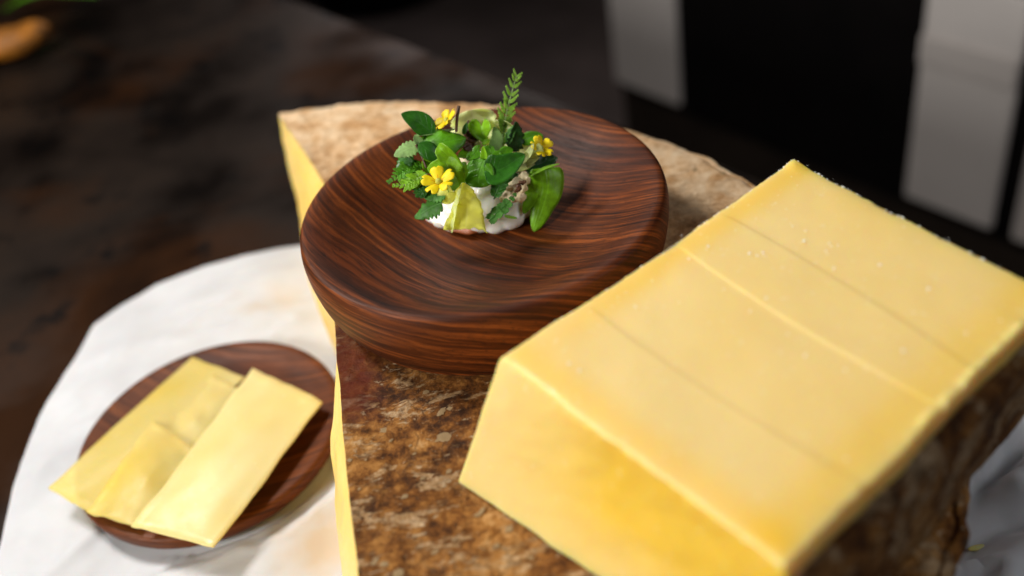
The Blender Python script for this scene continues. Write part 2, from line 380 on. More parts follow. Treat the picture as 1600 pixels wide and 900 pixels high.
# cut edge as a dense smooth line
cx = np.array([c.x for c in cut]); cy = np.array([c.y for c in cut])
o_ = np.argsort(-cy); cx, cy = cx[o_], cy[o_]
cs = np.linspace(cy[0], min(cy[-1], arc[-1].y), 220)
cutl = [Vector((float(np.interp(-v, -cy, cx)) + .0007 * fn((v, 0, 0), 60, 3), v, 0)) for v in cs]
for _ in range(4):
    cutl = [cutl[0]] + [(cutl[i - 1] + cutl[i] * 2 + cutl[i + 1]) / 4 for i in range(1, len(cutl) - 1)] + [cutl[-1]]
NC = 240
def rind_z(x, y):
    b = .0010 * fn((x, y, 0), 28, 4) + .0006 * fn((x, y, 4), 160, 3) + .0005 * abs(fn((x * .6 + y * .5, y - x * .6, 8), 70, 4)) + .0006 * abs(fn((x, y, 11), 240, 2)) - .0009
    d = math.hypot(x, y)
    return min(b, -.0003) if d < .068 else b
# top: rows run from a point of the cut line to a point of the arc
rows = 400; colsN = 230
V = []
def on_line(L, s):
    f_ = s * (len(L) - 1); i = min(int(f_), len(L) - 2); return L[i].lerp(L[i + 1], f_ - i)
for i in range(rows):
    s = i / (rows - 1); pa = on_line(cutl, s); pb = on_line(arc, s)
    for j in range(colsN):
        u_ = j / (colsN - 1); p_ = pa.lerp(pb, u_)
        V.append((p_.x, p_.y, rind_z(p_.x, p_.y) - .004 * max(0, (u_ - .97) / .03) ** 2))
ntop = len(V)
F = grid_faces(rows, colsN)
# outer side, hanging from the arc
prof = [(.002, -.004), (.004, -.010), (.003, -.02), (0, -.035), (-.004, -.05), (-.004, -.065), (.0, -.08), (-.002, -.092), (-.010, -.0985)]
side = [[i * colsN + colsN - 1 for i in range(rows)]]
for o1, z1 in prof:
    row = []
    for i in range(rows):
        p_ = on_line(arc, i / (rows - 1)); dv = Vector((p_.x - wc[0], p_.y - wc[1], 0)).normalized()
        k = .0016 * fn((p_.x, p_.y, z1), 40, 4)
        row.append(len(V)); V.append(tuple(p_ + dv * (o1 + k) + Vector((0, 0, z1))))
    side.append(row)
for a_, b_ in zip(side, side[1:]):
    for i in range(rows - 1): F.append((a_[i], a_[i + 1], b_[i + 1], b_[i]))
wheel = empty('cheese_round', (0, 0, 0), 'large piece of cheese wheel with mottled brown rind top, under the walnut dish', 'cheese')
mesh('rind', V, F, M['rind'], wheel)
# pale paste showing on the cut face, bulging out
V = []; zs = np.linspace(0, 1, 30)
for z1 in zs:
    for i, p_ in enumerate(cutl):
        y = p_.y
        bul = np.interp(y, [-.2, -.12, -.06, -.042, -.028, 0, .06, .10, .18], [.010, .015, .016, .010, .003, .004, .022, .026, .006])
        prof_ = math.sin(min(1, z1 * 1.5) * math.pi / 2) ** .8 * (1 - .25 * max(0, z1 - .6))
        k = .0010 * fn((p_.x, y, z1 * .1), 50, 3)
        V.append((p_.x - bul * prof_ + k * min(1, z1 * 8), y + .12 * bul * prof_, -.0014 - z1 * (H - .004)))
F = grid_faces(len(zs), len(cutl))
n0 = len(V); V.append((cutl[0].x + .05, cutl[0].y - .05, -.05))
mesh('cut_face', V, F, M['paste_wheel'], wheel)
# pale flakes lifting off the rind
fm = simple('flake', (.52, .36, .19), .8, .5, 500, .8, Specular_IOR_Level=.2)
fl_me = []
for k in range(5):
    bm = bmesh.new(); n_ = 12
    vs = [bm.verts.new(((.45 + .85 * random.random()) * math.cos(2 * math.pi * i / n_), (.3 + .55 * random.random()) * math.sin(2 * math.pi * i / n_), .05 * random.random())) for i in range(n_)]
    c0 = bm.verts.new((0, 0, .16))
    for i in range(n_): bm.faces.new((vs[i], vs[(i + 1) % n_], c0))
    g = bmesh.ops.extrude_face_region(bm, geom=list(bm.faces)); bmesh.ops.translate(bm, verts=[v for v in g['geom'] if isinstance(v, bmesh.types.BMVert)], vec=(0, 0, -.14))
    me = bpy.data.meshes.new('rind_flake'); bm.to_mesh(me); bm.free(); me.materials.append(fm); fl_me.append(me)
spots = [(655, 600, 5), (664, 611, 6), (690, 640, 9), (702, 637, 6), (685, 645, 5), (660, 598, 4), (598, 668, 7), (610, 684, 4), (545, 717, 5), (640, 693, 3), (647, 706, 4), (690, 680, 13), (752, 796, 7), (795, 825, 8), (745, 802, 5), (600, 880, 8), (620, 895, 9), (585, 873, 7), (570, 715, 3), (630, 770, 6), (660, 745, 5), (700, 735, 5), (680, 860, 6), (830, 870, 5), (775, 850, 5), (560, 760, 4), (1085, 262, 6), (1130, 268, 7)]
for k, (px, py, sz) in enumerate(spots):
    p_ = at(px, py, .0006); o = bpy.data.objects.new('rind_flake', fl_me[k % 5]); COL.objects.link(o); o.parent = wheel
    s = sz / 3600; o.location = (p_.x, p_.y, rind_z(p_.x, p_.y) + .0003); o.scale = (s, s, s * .28); o.rotation_euler = (random.uniform(-.1, .1), random.uniform(-.1, .1), R(random.uniform(-5, 50)))

# ------------------------------------------------------------------ walnut dish
def dish(name, c, prof, m, label, nn=160, wob=.0):
    V = []
    for r_, z_ in prof:
        for j in range(nn):
            a_ = 2 * math.pi * j / nn; w_ = 1 + wob * math.sin(2 * a_ + .6) + wob * .5 * math.sin(3 * a_)
            V.append((r_ * w_ * math.cos(a_), r_ * w_ * math.sin(a_), z_))
    o = mesh(name, V, grid_faces(len(prof), nn, True), m); o.location = c
    return tag(o, label, 'wooden dish')
def smooth_prof(pts, n=8):
    P_ = [Vector((a, b, 0)) for a, b in pts]; P_ = [P_[0]] + P_ + [P_[-1]]; o = []
    for i in range(1, len(P_) - 2):
        for k in range(n):
            t_ = k / n; a, b, c, d = P_[i - 1:i + 3]
            q = .5 * ((2 * b) + (c - a) * t_ + (2 * a - 5 * b + 4 * c - d) * t_ ** 2 + (3 * b - a - 3 * c + d) * t_ ** 3); o.append((max(q.x, .0), q.y))
    o.append(pts[-1]); return o
FL = .0170
prof = smooth_prof([(.0001, FL), (.012, FL + .0001), (.025, FL + .0010), (.037, FL + .0036), (.048, FL + .0077), (.058, FL + .0128), (.0655, FL + .0172), (.0715, FL + .0201), (.0755, FL + .0210), (.0776, FL + .0195), (.0785, .031), (.0779, .023), (.0763, .015), (.0737, .008), (.0700, .0030), (.0650, .0002), (.03, .0002), (.0001, .0002)])
dish('walnut_dish', (.0018, -.0005, .0), prof, M['walnut'], 'thick walnut dish holding the herb and flower bite, on the cheese rind')
prof2 = smooth_prof([(.0001, .011), (.03, .0115), (.050, .0125), (.059, .0140), (.0645, .0150), (.0675, .0145), (.0682, .012), (.0655, .005), (.056, .0005), (.03, .0), (.0001, .0)])
sdc = (-.158, .018)
dish('wooden_plate', (sdc[0], sdc[1], -H + .0035), prof2, M['walnut2'], 'small brown wooden plate on the white cloth carrying cheese slices')

# ------------------------------------------------------------------ cheese slices on the small plate
def slice_(corners, z4, label, bend=.002, nu=24, nv=16, m='slice', seed=0, th=.0011):
    c = [at(px, py, -H + z) for (px, py), z in zip(corners, z4)]     # order: near-left, near-right, far-right, far-left
    V = []; UV = []
    for i in range(nu):
        for j in range(nv):
            s, q = i / (nu - 1), j / (nv - 1)
            p_ = c[0].lerp(c[1], q).lerp(c[3].lerp(c[2], q), s)
            p_ = p_ + Vector((.0012 * fn((s * 2, seed, q), 1.5, 2), .0012 * fn((s * 2, seed, 7), 1.5, 2), 0))
            e_ = min(s, 1 - s, q, 1 - q)
            V.append((p_.x, p_.y, p_.z + .0012 * math.exp(-e_ / .05) * (.5 + fn((s * 4, q * 4, seed), 1, 2)) + bend * math.sin(math.pi * s) * math.sin(math.pi * q) + .0008 * fn((s * 3, q * 3, seed), 1, 2)))
    o = solid(mesh('cheese_slice', V, grid_faces(nu, nv), M[m]), th, 1)
    b_ = o.modifiers.new('b', 'BEVEL'); b_.width = .0003; b_.limit_method = 'ANGLE'
    return tag(o, label, 'cheese slice', 'cheese slices on the small plate')
slice_([(74, 765), (150, 808), (384, 592), (302, 560)], [.0200, .0196, .0192, .0190], 'thin cheese slice lying leftmost, hanging over the plate rim', seed=1)
slice_([(136, 802), (214, 825), (308, 705), (240, 660)], [.0228, .0222, .0226, .0228], 'short folded cheese slice in the middle front of the small plate', seed=2, bend=.004)
slice_([(236, 700), (300, 715), (392, 622), (330, 590)], [.020, .020, .020, .020], 'cheese slice lying under the middle one near the far plate rim', seed=5, bend=.002)
slice_([(208, 825), (336, 858), (505, 632), (398, 578)], [.0270, .0242, .0235, .0275], 'largest and rightmost cheese slice, pale and smooth, beside the cut wheel', seed=3, bend=.0042, m='slice_pale')

# ------------------------------------------------------------------ block of cheese
HB = .056
T = {k: at(px, py, HB) for k, (px, py) in dict(A=(1240, 248), B=(781, 556), C=(1226, 884), D=(1652, 462)).items()}
Bt = {'B': at(714, 754, 0.0005), 'C': None, 'A': Vector((.108, -.050, .0005)), 'D': None}
Bt['C'] = at(1000, 925, .0005) + (at(1000, 925, 0) - at(880, 843, 0)) * 1.05
q1 = at(1500, 752, .001); q2 = at(1600, 628, .001); dq = (q2 - q1).normalized()
Bt['C'] = Vector((*(q1 - dq * .098).to_2d(), .0005)); Bt['D'] = Vector((*(q2 + dq * .02).to_2d(), .0005))
print('BLOCK', {k: tuple(round(x, 3) for x in v) for k, v in T.items()}, {k: tuple(round(x, 3) for x in v) for k, v in Bt.items()})
LX = (T['A'] - T['B']).length; LY = (T['C'] - T['B']).length; LZ = HB
def tri(x, y, z):      # x: B->A, y: B->C, z up; all metric
    s, q, h = x / LX, y / LY, z / LZ
    bo = Bt['B'].lerp(Bt['A'], s).lerp(Bt['C'].lerp(Bt['D'], s), q)
    to = T['B'].lerp(T['A'], s).lerp(T['C'].lerp(T['D'], s), q)
    return bo.lerp(to, h)
# creases across the top (photo places), turned into s(q) curves
def inv_top(px, py):
    p_ = at(px, py, HB); s, q = .5, .5
    for _ in range(12):
        f0 = T['B'].lerp(T['A'], s).lerp(T['C'].lerp(T['D'], s), q) - p_
        ds = (T['A'] - T['B']).lerp(T['D'] - T['C'], q); dq_ = (T['C'].lerp(T['D'], s) - T['B'].lerp(T['A'], s))
        det = ds.x * dq_.y - ds.y * dq_.x
        s -= (f0.x * dq_.y - f0.y * dq_.x) / det; q -= (ds.x * f0.y - ds.y * f0.x) / det
    return s, q
creases = []
for pts in ([(915, 475), (1000, 532), (1100, 608), (1220, 682), (1356, 757)], [(1062, 385), (1200, 478), (1330, 560), (1468, 633)], [(1125, 330), (1245, 402), (1370, 470), (1500, 562)]):
    sq = [inv_top(*p_) for p_ in pts]
    cf = np.polyfit([b for a, b in sq], [a for a, b in sq], 2); creases.append(cf)
def ndiv(L, r, n):
    return np.concatenate([np.linspace(0, r, 5)[:-1], np.linspace(r, L - r, n), np.linspace(L - r, L, 5)[1:]])
RB = .0010
def block_pt(x, y, z):
    q = np.array([min(max(x, RB), LX - RB), min(max(y, RB), LY - RB), min(max(z, RB), LZ - RB)])
    d = np.array([x, y, z]) - q; n_ = np.linalg.norm(d)
    if n_ > 1e-9: q = q + d / n_ * RB
    p_ = tri(*q)
    s, w = q[0] / LX, q[1] / LY
    if z > LZ - RB * 1.01:
        k = min(1, max(0, w * 12)) * min(1, (1 - w) * 30)
        zz = 0
        amp = (-.00026, .0004, -.00030)
        for (cf, am) in zip(creases, amp):
            d_ = (s - np.polyval(cf, w)) * LX
            zz += am * (1 / (1 + math.exp(-max(-.02, min(.02, d_)) / .0003)) - .5) * math.exp(-abs(d_) / .018) * k
            zz += .00010 * math.exp(-(d_ / .0006) ** 2) * k * (1 if am > 0 else -.2)
        e = min(s * LX, (1 - s) * LX, w * LY, (1 - w) * LY)
        zz += .0004 * fn((q[0], q[1], 0), 28, 3)
        zz -= .0006 * math.exp(-e / .004)
        zz += .0003 * math.exp(-e / .001) * fn((q[0], q[1], 3), 260, 3)
        p_ = p_ + Vector((0, 0, zz))
        # ragged ridge along the right-hand edge, far half
        ee = (1 - w) * LY
        if s > .40: p_ = p_ + Vector((0, 0, .0017 * math.exp(-((ee - .0012) / .0012) ** 2) * (.6 + 1.2 * fn((q[0], 0, 0), 120, 4)) * min(1, (s - .4) * 12)))
        # small horn at the far corner
        dc = math.hypot((1 - s) * LX - .002, w * LY - .002)
        p_ = p_ + Vector((0, 0, .0013 * math.exp(-(dc / .0045) ** 2)))
    # ragged edges / gently wavy faces
    dirn = (p_ - tri(LX / 2, LY / 2, LZ / 2)); dirn.z = 0; dirn.normalize()
    onside = min(q[0], LX - q[0], q[1], LY - q[1]) < RB * 1.5
    if onside:
        p_ = p_ + dirn * (.0009 * fn((q[0], q[1], q[2]), 35, 3) + .00035 * fn((q[0], q[1], q[2]), 300, 3) * (1 if z > LZ * .9 else .2))
        if q[0] < RB * 1.5:      # front face: belly slightly hollow
            p_ = p_ + dirn * (-.0030 * math.sin(math.pi * w) * math.sin(math.pi * q[2] / LZ))
        if w < .1:               # long left side hollow
            p_ = p_ + dirn * (-.0012 * math.sin(math.pi * s))
    return p_
GLOW = []
xs, ys, zs = ndiv(LX, RB, 420), ndiv(LY, RB, 130), ndiv(LZ, RB, 50)
V = []; F = []
def addgrid(a, b, f, flip=False):
    off = len(V)
    for i in a:
        for j in b: V.append(tuple(block_pt(*f(i, j)))); GLOW.append(glow_amount(*f(i, j)))
    g = grid_faces(len(a), len(b), off=off)
    F.extend([tuple(reversed(q)) for q in g] if flip else g)
def glow_amount(x, y, z):     # light soaked into the paste painted as yellow; drier edges and lit ridges paler
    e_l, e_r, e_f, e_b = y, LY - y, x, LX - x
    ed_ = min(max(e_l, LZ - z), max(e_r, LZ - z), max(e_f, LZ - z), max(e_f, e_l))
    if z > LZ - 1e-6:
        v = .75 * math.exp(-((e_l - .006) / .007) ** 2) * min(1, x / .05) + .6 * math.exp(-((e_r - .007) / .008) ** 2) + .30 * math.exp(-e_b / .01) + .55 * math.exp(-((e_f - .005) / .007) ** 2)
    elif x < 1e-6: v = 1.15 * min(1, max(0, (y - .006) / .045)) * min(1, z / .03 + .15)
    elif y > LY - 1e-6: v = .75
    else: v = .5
    v *= 1 - .8 * math.exp(-(ed_ / .0016) ** 2)  # pale line painted along the lit edges
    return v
addgrid(xs, ys, lambda i, j: (i, j, LZ)); addgrid(xs, ys, lambda i, j: (i, j, 0), True)
addgrid(xs, zs, lambda i, j: (i, 0, j), True); addgrid(xs, zs, lambda i, j: (i, LY, j))
addgrid(ys, zs, lambda i, j: (0, i, j)); addgrid(ys, zs, lambda i, j: (LX, i, j), True)
blk = empty('cheese_block', (0, 0, 0), 'big block of yellow hard cheese with scored top, leaning over the wheel at right', 'cheese')
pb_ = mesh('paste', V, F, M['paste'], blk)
at_ = pb_.data.attributes.new('core_and_glow', 'FLOAT', 'POINT'); at_.data.foreach_set('value', GLOW)  # holds the painted glow of the paste
bm = bmesh.new(); bm.from_mesh(pb_.data); bmesh.ops.remove_doubles(bm, verts=bm.verts, dist=1e-5); bmesh.ops.recalc_face_normals(bm, faces=bm.faces); bm.to_mesh(pb_.data); bm.free()
# rind along the right-hand side
V = []; nx, nz = 240, 46
for i in range(nx):
    for j in range(nz):
        s, h = i / (nx - 1), j / (nz - 1)
        top = .85 + .03 * fn((s, 0, 0), 6, 3)
        p_ = tri(s * LX, LY, LZ * (top * h + .001)); dv = Vector((dq.y, -dq.x, 0)); dv = dv if dv.y < 0 else -dv
        bulge = .0022 * min(1, (1 - h) * 6, ) + .0012 * min(1, (1 - h) * 3) * (fn((s * LX, h * LZ, 0), 50, 5)) + .002 * math.sin(math.pi * h)
        V.append(tuple(p_ + dv * (bulge + .0002)))
mesh('rind', V, grid_faces(nx, nz), M['rind_side'], blk)
# loose crumbs and white crystals on the paste
cm = simple('crumb', (.98, .97, .93), .6, .02, 400, .1)
bm = bmesh.new()
def crumb(p_, r_):
    g = bmesh.ops.create_icosphere(bm, subdivisions=1, radius=r_)
    for v in g['verts']: v.co = Vector((v.co.x * random.uniform(.4, 1.6), v.co.y * random.uniform(.4, 1.6), v.co.z * .4)) + p_
big = [(1171, 395), (1186, 399), (1193, 393), (1196, 401), (1255, 375), (1258, 361), (1298, 379), (1300, 383), (1310, 382), (1291, 394), (1306, 420), (1373, 412), (1449, 453), (1078, 402), (1170, 488), (1197, 463), (1017, 440), (990, 480), (1060, 470), (1322, 575), (1142, 520), (1240, 355), (1260, 555), (1409, 549), (906, 578), (889, 570), (1322, 716), (1105, 387), (1430, 490), (1130, 450), (1232, 520), (1510, 520), (1565, 500)]
for px, py in big:
    for k in range(random.choice((1, 1, 2))): crumb(at(px + random.uniform(-3, 3), py + random.uniform(-3, 3), HB + .0005), random.uniform(.00020, .00045))
for k in range(170):
    s, q = random.random(), random.random(); s = s ** .6
    p_ = tri(s * LX, q * LY, LZ) + Vector((0, 0, .0003)); crumb(p_, random.uniform(.00007, .0002))
for k in range(80):      # along the far and left edges
    if k % 2: p_ = Vector(block_pt(LX - .0006, random.random() * LY, LZ)) + Vector((0, 0, .0003))
    else: p_ = Vector(block_pt((random.random() ** .7) * LX, .0004, LZ))
    crumb(p_, random.uniform(.00012, .0004))
me = bpy.data.meshes.new('cheese_crumbs'); bm.to_mesh(me); bm.free(); me.materials.append(cm)
o = bpy.data.objects.new('cheese_crumbs', me); COL.objects.link(o); o.parent = blk; o['kind'] = 'stuff'

# ================================================================== the herb bite
DZ = -.0095
_at, _aty = at, aty
def at(px, py, z): return _at(px, py, z + DZ)
def aty(px, py, Y): return _aty(px, py, Y + .0120)
LV = {
 'bright': leaf_mat('leaf_bright', (.27, .56, .012), vein=.22, nv=6), 'mid': leaf_mat('leaf_mid', (.12, .38, .008), vein=.10, nv=5),
 'dark': leaf_mat('leaf_dark', (.038, .19, .010), vein=.14, nv=6), 'deep': leaf_mat('leaf_deep', (.015, .07, .012), vein=.2),
 'grey': leaf_mat('leaf_grey', (.09, .29, .035), vein=.3, rough=.5), 'pale': leaf_mat('leaf_pale', (.34, .55, .17), vein=.25, rough=.5),
 'lime': leaf_mat('leaf_lime', (.93, .93, .24), vein=.35, trans=.5, nv=14, var=.08), 'frond': leaf_mat('leaf_frond', (.34, .62, .06), vein=.1),
 'lettuce': leaf_mat('leaf_lettuce', (.90, .95, .58), vein=.3, trans=.55, nv=14, var=.08), 'broad': leaf_mat('leaf_broad', (.24, .54, .012), vein=.12, nv=0.01, rough=.36),
}
def spline(P_, n):
    P_ = [P_[0]] + list(P_) + [P_[-1]]; m = len(P_) - 3; o = []
    for k in range(n):
        f_ = k / (n - 1) * m; i = min(int(f_), m - 1); t_ = f_ - i; a, b, c, d = P_[i:i + 4]
        o.append(.5 * ((2 * b) + (c - a) * t_ + (2 * a - 5 * b + 4 * c - d) * t_ ** 2 + (3 * b - a - 3 * c + d) * t_ ** 3))
    return o
SH = {
 'lance': lambda t: (math.sin(math.pi * t ** .85) ** .8) * (1 - .25 * t), 'round': lambda t: math.sqrt(max(0, 1 - (2 * t - 1) ** 2)) ,
 'ovate': lambda t: math.sin(math.pi * t ** .65) ** .75, 'obov': lambda t: math.sin(math.pi * t ** 1.7) ** .7,
 'heart': lambda t: math.sin(math.pi * min(1, t * .96 + .02) ** 1.9) ** .62,
 'cord': lambda t: (math.sin(math.pi / 2 * min(1, t / .72)) ** 1.5) * (1 if t < .72 else .55 + .45 * math.sqrt(max(0, 1 - ((t - .72) / .28) ** 2))),
 'drape': lambda t: min(1, (.80 + t * 2.0)) * max(0, 1 - t ** 2.2) ** .75,
 'lettu': lambda t: (.35 + .65 * min(1, t / .6) ** .8) * (1 if t < .65 else math.sqrt(max(0, 1 - ((t - .65) / .36) ** 2))),
 'wedge': lambda t: .10 + .9 * t ** .9, 'strap': lambda t: (.45 + .55 * math.sin(math.pi * t ** .8)) * (1 if t < .8 else math.sqrt(max(0, 1 - ((t - .8) / .2) ** 2)) * .999 + .001),
}
def leafmesh(pts, hw, shape='ovate', nh=(0, 0, 1), cup=.15, teeth=0, tamp=.0, wave=0, notch=0, curl=0, nt=44, nc=11, twist=0, fold=0, seed=0, crump=.05, ragged=0):
    sp = spline(pts, nt); N0 = cv(nh); V = []; UV = []
    for i, p_ in enumerate(sp):
        t_ = i / (nt - 1)
        T_ = (sp[min(i + 1, nt - 1)] - sp[max(i - 1, 0)]).normalized()
        Wd = T_.cross(N0).normalized(); Nn = Wd.cross(T_).normalized()
        if twist:
            a_ = twist * (t_ - .5); Wd, Nn = Wd * math.cos(a_) + Nn * math.sin(a_), Nn * math.cos(a_) - Wd * math.sin(a_)
        w = hw * SH[shape](t_)
        tm = 1
        if teeth: tm = 1 + tamp * (abs(math.sin(math.pi * teeth * t_)) - .5) * 2 * (math.sin(math.pi * min(1, t_ * 1.15 + .05)) ** .3)
        for j in range(nc):
            c = 2 * j / (nc - 1) - 1; ac = abs(c)
            w2 = w * (1 + (tm - 1) * ac ** 3)
            q = p_ + Wd * (c * w2)
            lift = cup * ac ** 2 * w + fold * ac * w
            if wave: lift += wave * hw * ac ** 2 * math.sin(t_ * 19 + seed + c * 2)
            if curl: lift += curl * hw * max(0, t_ - .5) ** 2 * 4
            q = q + Nn * (lift + hw * crump * fn((t_ * 2, c, seed), 1.4, 3))
            if ragged: q = q + T_ * (hw * ragged * t_ ** 4 * fn((c * 2.2, seed, 4), 1.6, 3))
            if notch:
                k_ = max(0, t_ - .45) / .55
                q = q + T_ * (hw * k_ * (-notch * (1 - ac) ** 1.3 - .55 * ac ** 5))
            V.append(q); UV.append((j / (nc - 1), t_))
    return V, UV, grid_faces(nt, nc)
PX = 1.10 / 3560.0
def P3(l): return [aty(*p_) for p_ in l]
G = 'leaves and herbs on the cream'
def leaf(name, label, pts, hwpx, mat, cat='leaf', parent=None, th=.00022, **kw):
    V, UV, F = leafmesh(P3(pts) if not isinstance(pts[0], Vector) else pts, hwpx * PX, **kw)
    o = solid(mesh(name, V, F, LV[mat] if isinstance(mat, str) else mat, parent, uv=UV), th)
    if parent is None: tag(o, label, cat, G)
    return o
def tube(name, pts, r0_, r1_, m, parent=None, n=8, nt=20):
    sp = spline(pts, nt); V = []
    for i, p_ in enumerate(sp):
        T_ = (sp[min(i + 1, nt - 1)] - sp[max(i - 1, 0)]).normalized(); a = T_.orthogonal().normalized(); b = T_.cross(a)
        r_ = r0_ + (r1_ - r0_) * i / (nt - 1)
        V += [p_ + (a * math.cos(2 * math.pi * k / n) + b * math.sin(2 * math.pi * k / n)) * r_ for k in range(n)]
    V.append(sp[-1] + (sp[-1] - sp[-2]) * .2); V.append(sp[0])
    F = grid_faces(nt, n, True) + [((nt - 1) * n + k, (nt - 1) * n + (k + 1) % n, len(V) - 2) for k in range(n)] + [(len(V) - 1, (k + 1) % n, k) for k in range(n)]
    return mesh(name, V, F, m, parent)

# cream mound on a crisp base
t = NT('cream'); p = t.obj()
n1 = t.noise(p, 220, 4, .55); n2 = t.noise(p, 900, 3, .5)
t.p(Base_Color=(.92, .90, .83), Roughness=.22, Normal=t.bump(t.math('ADD', n1, t.math('MULTIPLY', n2, .12)), .5, .0008), Subsurface_Weight=.6, Subsurface_Scale=.003)
t.b.inputs['Subsurface Radius'].default_value = (1, .8, .5)
M['cream'] = t.m
M['crisp'] = simple('crisp', (.26, .065, .014), .45, .5, 300, .6)
M['nut'] = simple('nut', (.90, .72, .46), .45, .2, 300, .25); M['burnt'] = simple('burnt', (.10, .035, .012), .45, .6, 300, .7)
M['stalk'] = simple('stalk', (.09, .035, .012), .5, .3, 300); M['greenstem'] = simple('green_stem', (.22, .34, .10), .5, .2, 300)
def lumps(name, sph, m, vox=.0006, sm=6, parent=None, rgh=0, rsc=.003):
    bm = bmesh.new()
    for c, r_, sc in sph:
        g = bmesh.ops.create_icosphere(bm, subdivisions=3, radius=1)
        for v in g['verts']: v.co = Vector((v.co.x * r_ * sc[0], v.co.y * r_ * sc[1], v.co.z * r_ * sc[2])) + c
    me = bpy.data.meshes.new(name); bm.to_mesh(me); bm.free(); me.materials.append(m)
    o = bpy.data.objects.new(name, me); COL.objects.link(o); o.parent = parent
    r = o.modifiers.new('r', 'REMESH'); r.mode = 'VOXEL'; r.voxel_size = vox; r.use_smooth_shade = True
    s_ = o.modifiers.new('s', 'SMOOTH'); s_.iterations = sm; s_.factor = .6
    if rgh:
        tx = bpy.data.textures.new('clouds', 'CLOUDS'); tx.noise_scale = rsc; tx.noise_depth = 3
        d_ = o.modifiers.new('d', 'DISPLACE'); d_.texture = tx; d_.strength = rgh; d_.mid_level = .5
    return o
bite = empty('canape', (0, 0, 0), 'white cream mound on a crisp base in the middle of the walnut dish', 'canape')
sph = []
for px, py, z, r_ in [(750, 340, .033, .0075), (776, 345, .031, .0062), (797, 338, .032, .0068), (812, 322, .033, .0068), (818, 300, .036, .0066), (806, 285, .039, .006), (768, 322, .036, .0075), (742, 318, .036, .0075), (714, 325, .034, .007), (695, 330, .031, .0058), (684, 322, .032, .0055), (680, 335, .030, .0048), (690, 342, .0295, .0048), (705, 348, .0295, .0045), (705, 305, .036, .0065), (735, 295, .040, .0075), (765, 290, .041, .0075), (720, 345, .031, .0052), (790, 305, .038, .0072), (745, 270, .044, .008), (760, 255, .045, .008), (715, 275, .042, .0075), (790, 262, .043, .0075), (756, 303, .041, .005), (783, 331, .036, .004), (770, 352, .0305, .0040), (700, 318, .037, .004)]:
    sph.append((at(px, py, z), r_, (1, 1, .85)))
sph.append((Vector((.001, .023, .0245)), .016, (1.1, 1, .7)))
lumps('cream', sph, M['cream'], .0005, 16, bite, .0013, .009)
V = []; pr = [(0.0001, .0173), (.016, .0178), (.0190, .0188), (.0200, .0198), (.0190, .0208), (.016, .0214), (.0001, .0223)]
for r_, z_ in pr:
    for j in range(90):
        a_ = 2 * math.pi * j / 90; w_ = 1 + .07 * fn((math.cos(a_), math.sin(a_), 0), 2.2, 4)
        V.append((-.0018 + r_ * w_ * math.cos(a_) * .90, .0190 + r_ * w_ * math.sin(a_) * .90, z_ + .0006 * fn((math.cos(a_), math.sin(a_), r_ * 30), 3, 3)))
mesh('crisp_base', V, grid_faces(len(pr), 90, True), M['crisp'], bite)
lumps('cheese_chunk', [(at(806, 292, .047), .0042, (1.2, .8, 1)), (at(797, 306, .044), .0038, (1.2, .8, .9)), (at(812, 308, .043), .003, (1, .8, .7)), (at(820, 280, .046), .0030, (1, 1, 1))], M['nut'], .0004, 2, bite, .0022, .002)
lumps('roasted_bit', [(at(811, 293, .051), .0013, (.9, .8, 1.5)), (at(817, 285, .052), .0011, (1.6, .8, .9)), (at(806, 299, .050), .0008, (1.3, .8, 1))], M['burnt'], .0003, 1, bite, .0015, .0012)
lumps('nut_piece', [(at(730, 259, .052), .0040, (1.3, .8, .8)), (at(724, 252, .053), .0028, (1.1, .8, .7))], M['nut'], .0004, 2, bite, .0022, .002)
lumps('roasted_bit', [(aty(736, 222, .012), .0042, (.7, .7, 1.6)), (aty(744, 212, .013), .0034, (.8, .8, 1.2)), (aty(730, 236, .008), .0034, (.8, .8, 1.2)), (aty(733, 198, .015), .0022, (.8, .8, 1.2))], M['burnt'], .0004, 1, bite, .003, .0018)
lumps('roasted_bit', [(aty(752, 222, .010), .0026, (1, .7, 1)), (aty(745, 230, .010), .0022, (1, .7, 1))], M['nut'], .0004, 1, bite, .0025, .002)

# leaves, one by one (photo place, depth)
leaf('pointed_leaf', 'dark green pointed leaf at the far left of the bunch, tip turned up and outward', [(677, 210, .006), (655, 190, .008), (627, 178, .010)], 17, 'dark', shape='lance', nh=(-.3, .25, .9), fold=-.15, cup=.1)
leaf('round_leaf', 'large rounded green leaf left of the brown stalk, with pale folded upper side', [(655, 222, .004), (690, 222, .000), (728, 216, .002)], 25, 'mid', shape='ovate', nh=(.1, .35, .9), cup=-.25)
leaf('pale_leaf', 'pale green leaf underside lying above the large rounded leaf', [(650, 212, .007), (680, 207, .008), (712, 202, .010)], 9, 'pale', shape='ovate', nh=(0, .9, .4), cup=.1)
leaf('oval_leaf', 'dark oval leaf tucked beneath the large rounded leaf', [(655, 224, -.001), (675, 238, -.004), (700, 249, -.004)], 14, 'dark', shape='lance', nh=(.1, .2, 1), cup=-.2)
leaf('hooded_leaf', 'fresh green leaf folded over at its top beside the pinkish nut piece', [(722, 270, -.010), (706, 250, -.009), (692, 236, -.008), (684, 229, -.006)], 12, 'bright', shape='strap', nh=(-.5, .1, .85), cup=.3, fold=.2)
leaf('toothed_leaf', 'bright toothed leaf directly above the front left yellow flower', [(724, 285, -.012), (698, 268, -.012), (668, 262, -.010)], 22, 'bright', shape='ovate', nh=(-.1, .2, .95), teeth=6, tamp=.10, cup=.15)
leaf('toothed_leaf', 'upright bright leaf with vein between the hooded leaf and the cream', [(716, 292, -.013), (708, 262, -.011), (700, 240, -.008)], 14, 'bright', shape='ovate', nh=(-.3, .1, .95), cup=.1, teeth=5, tamp=.05)
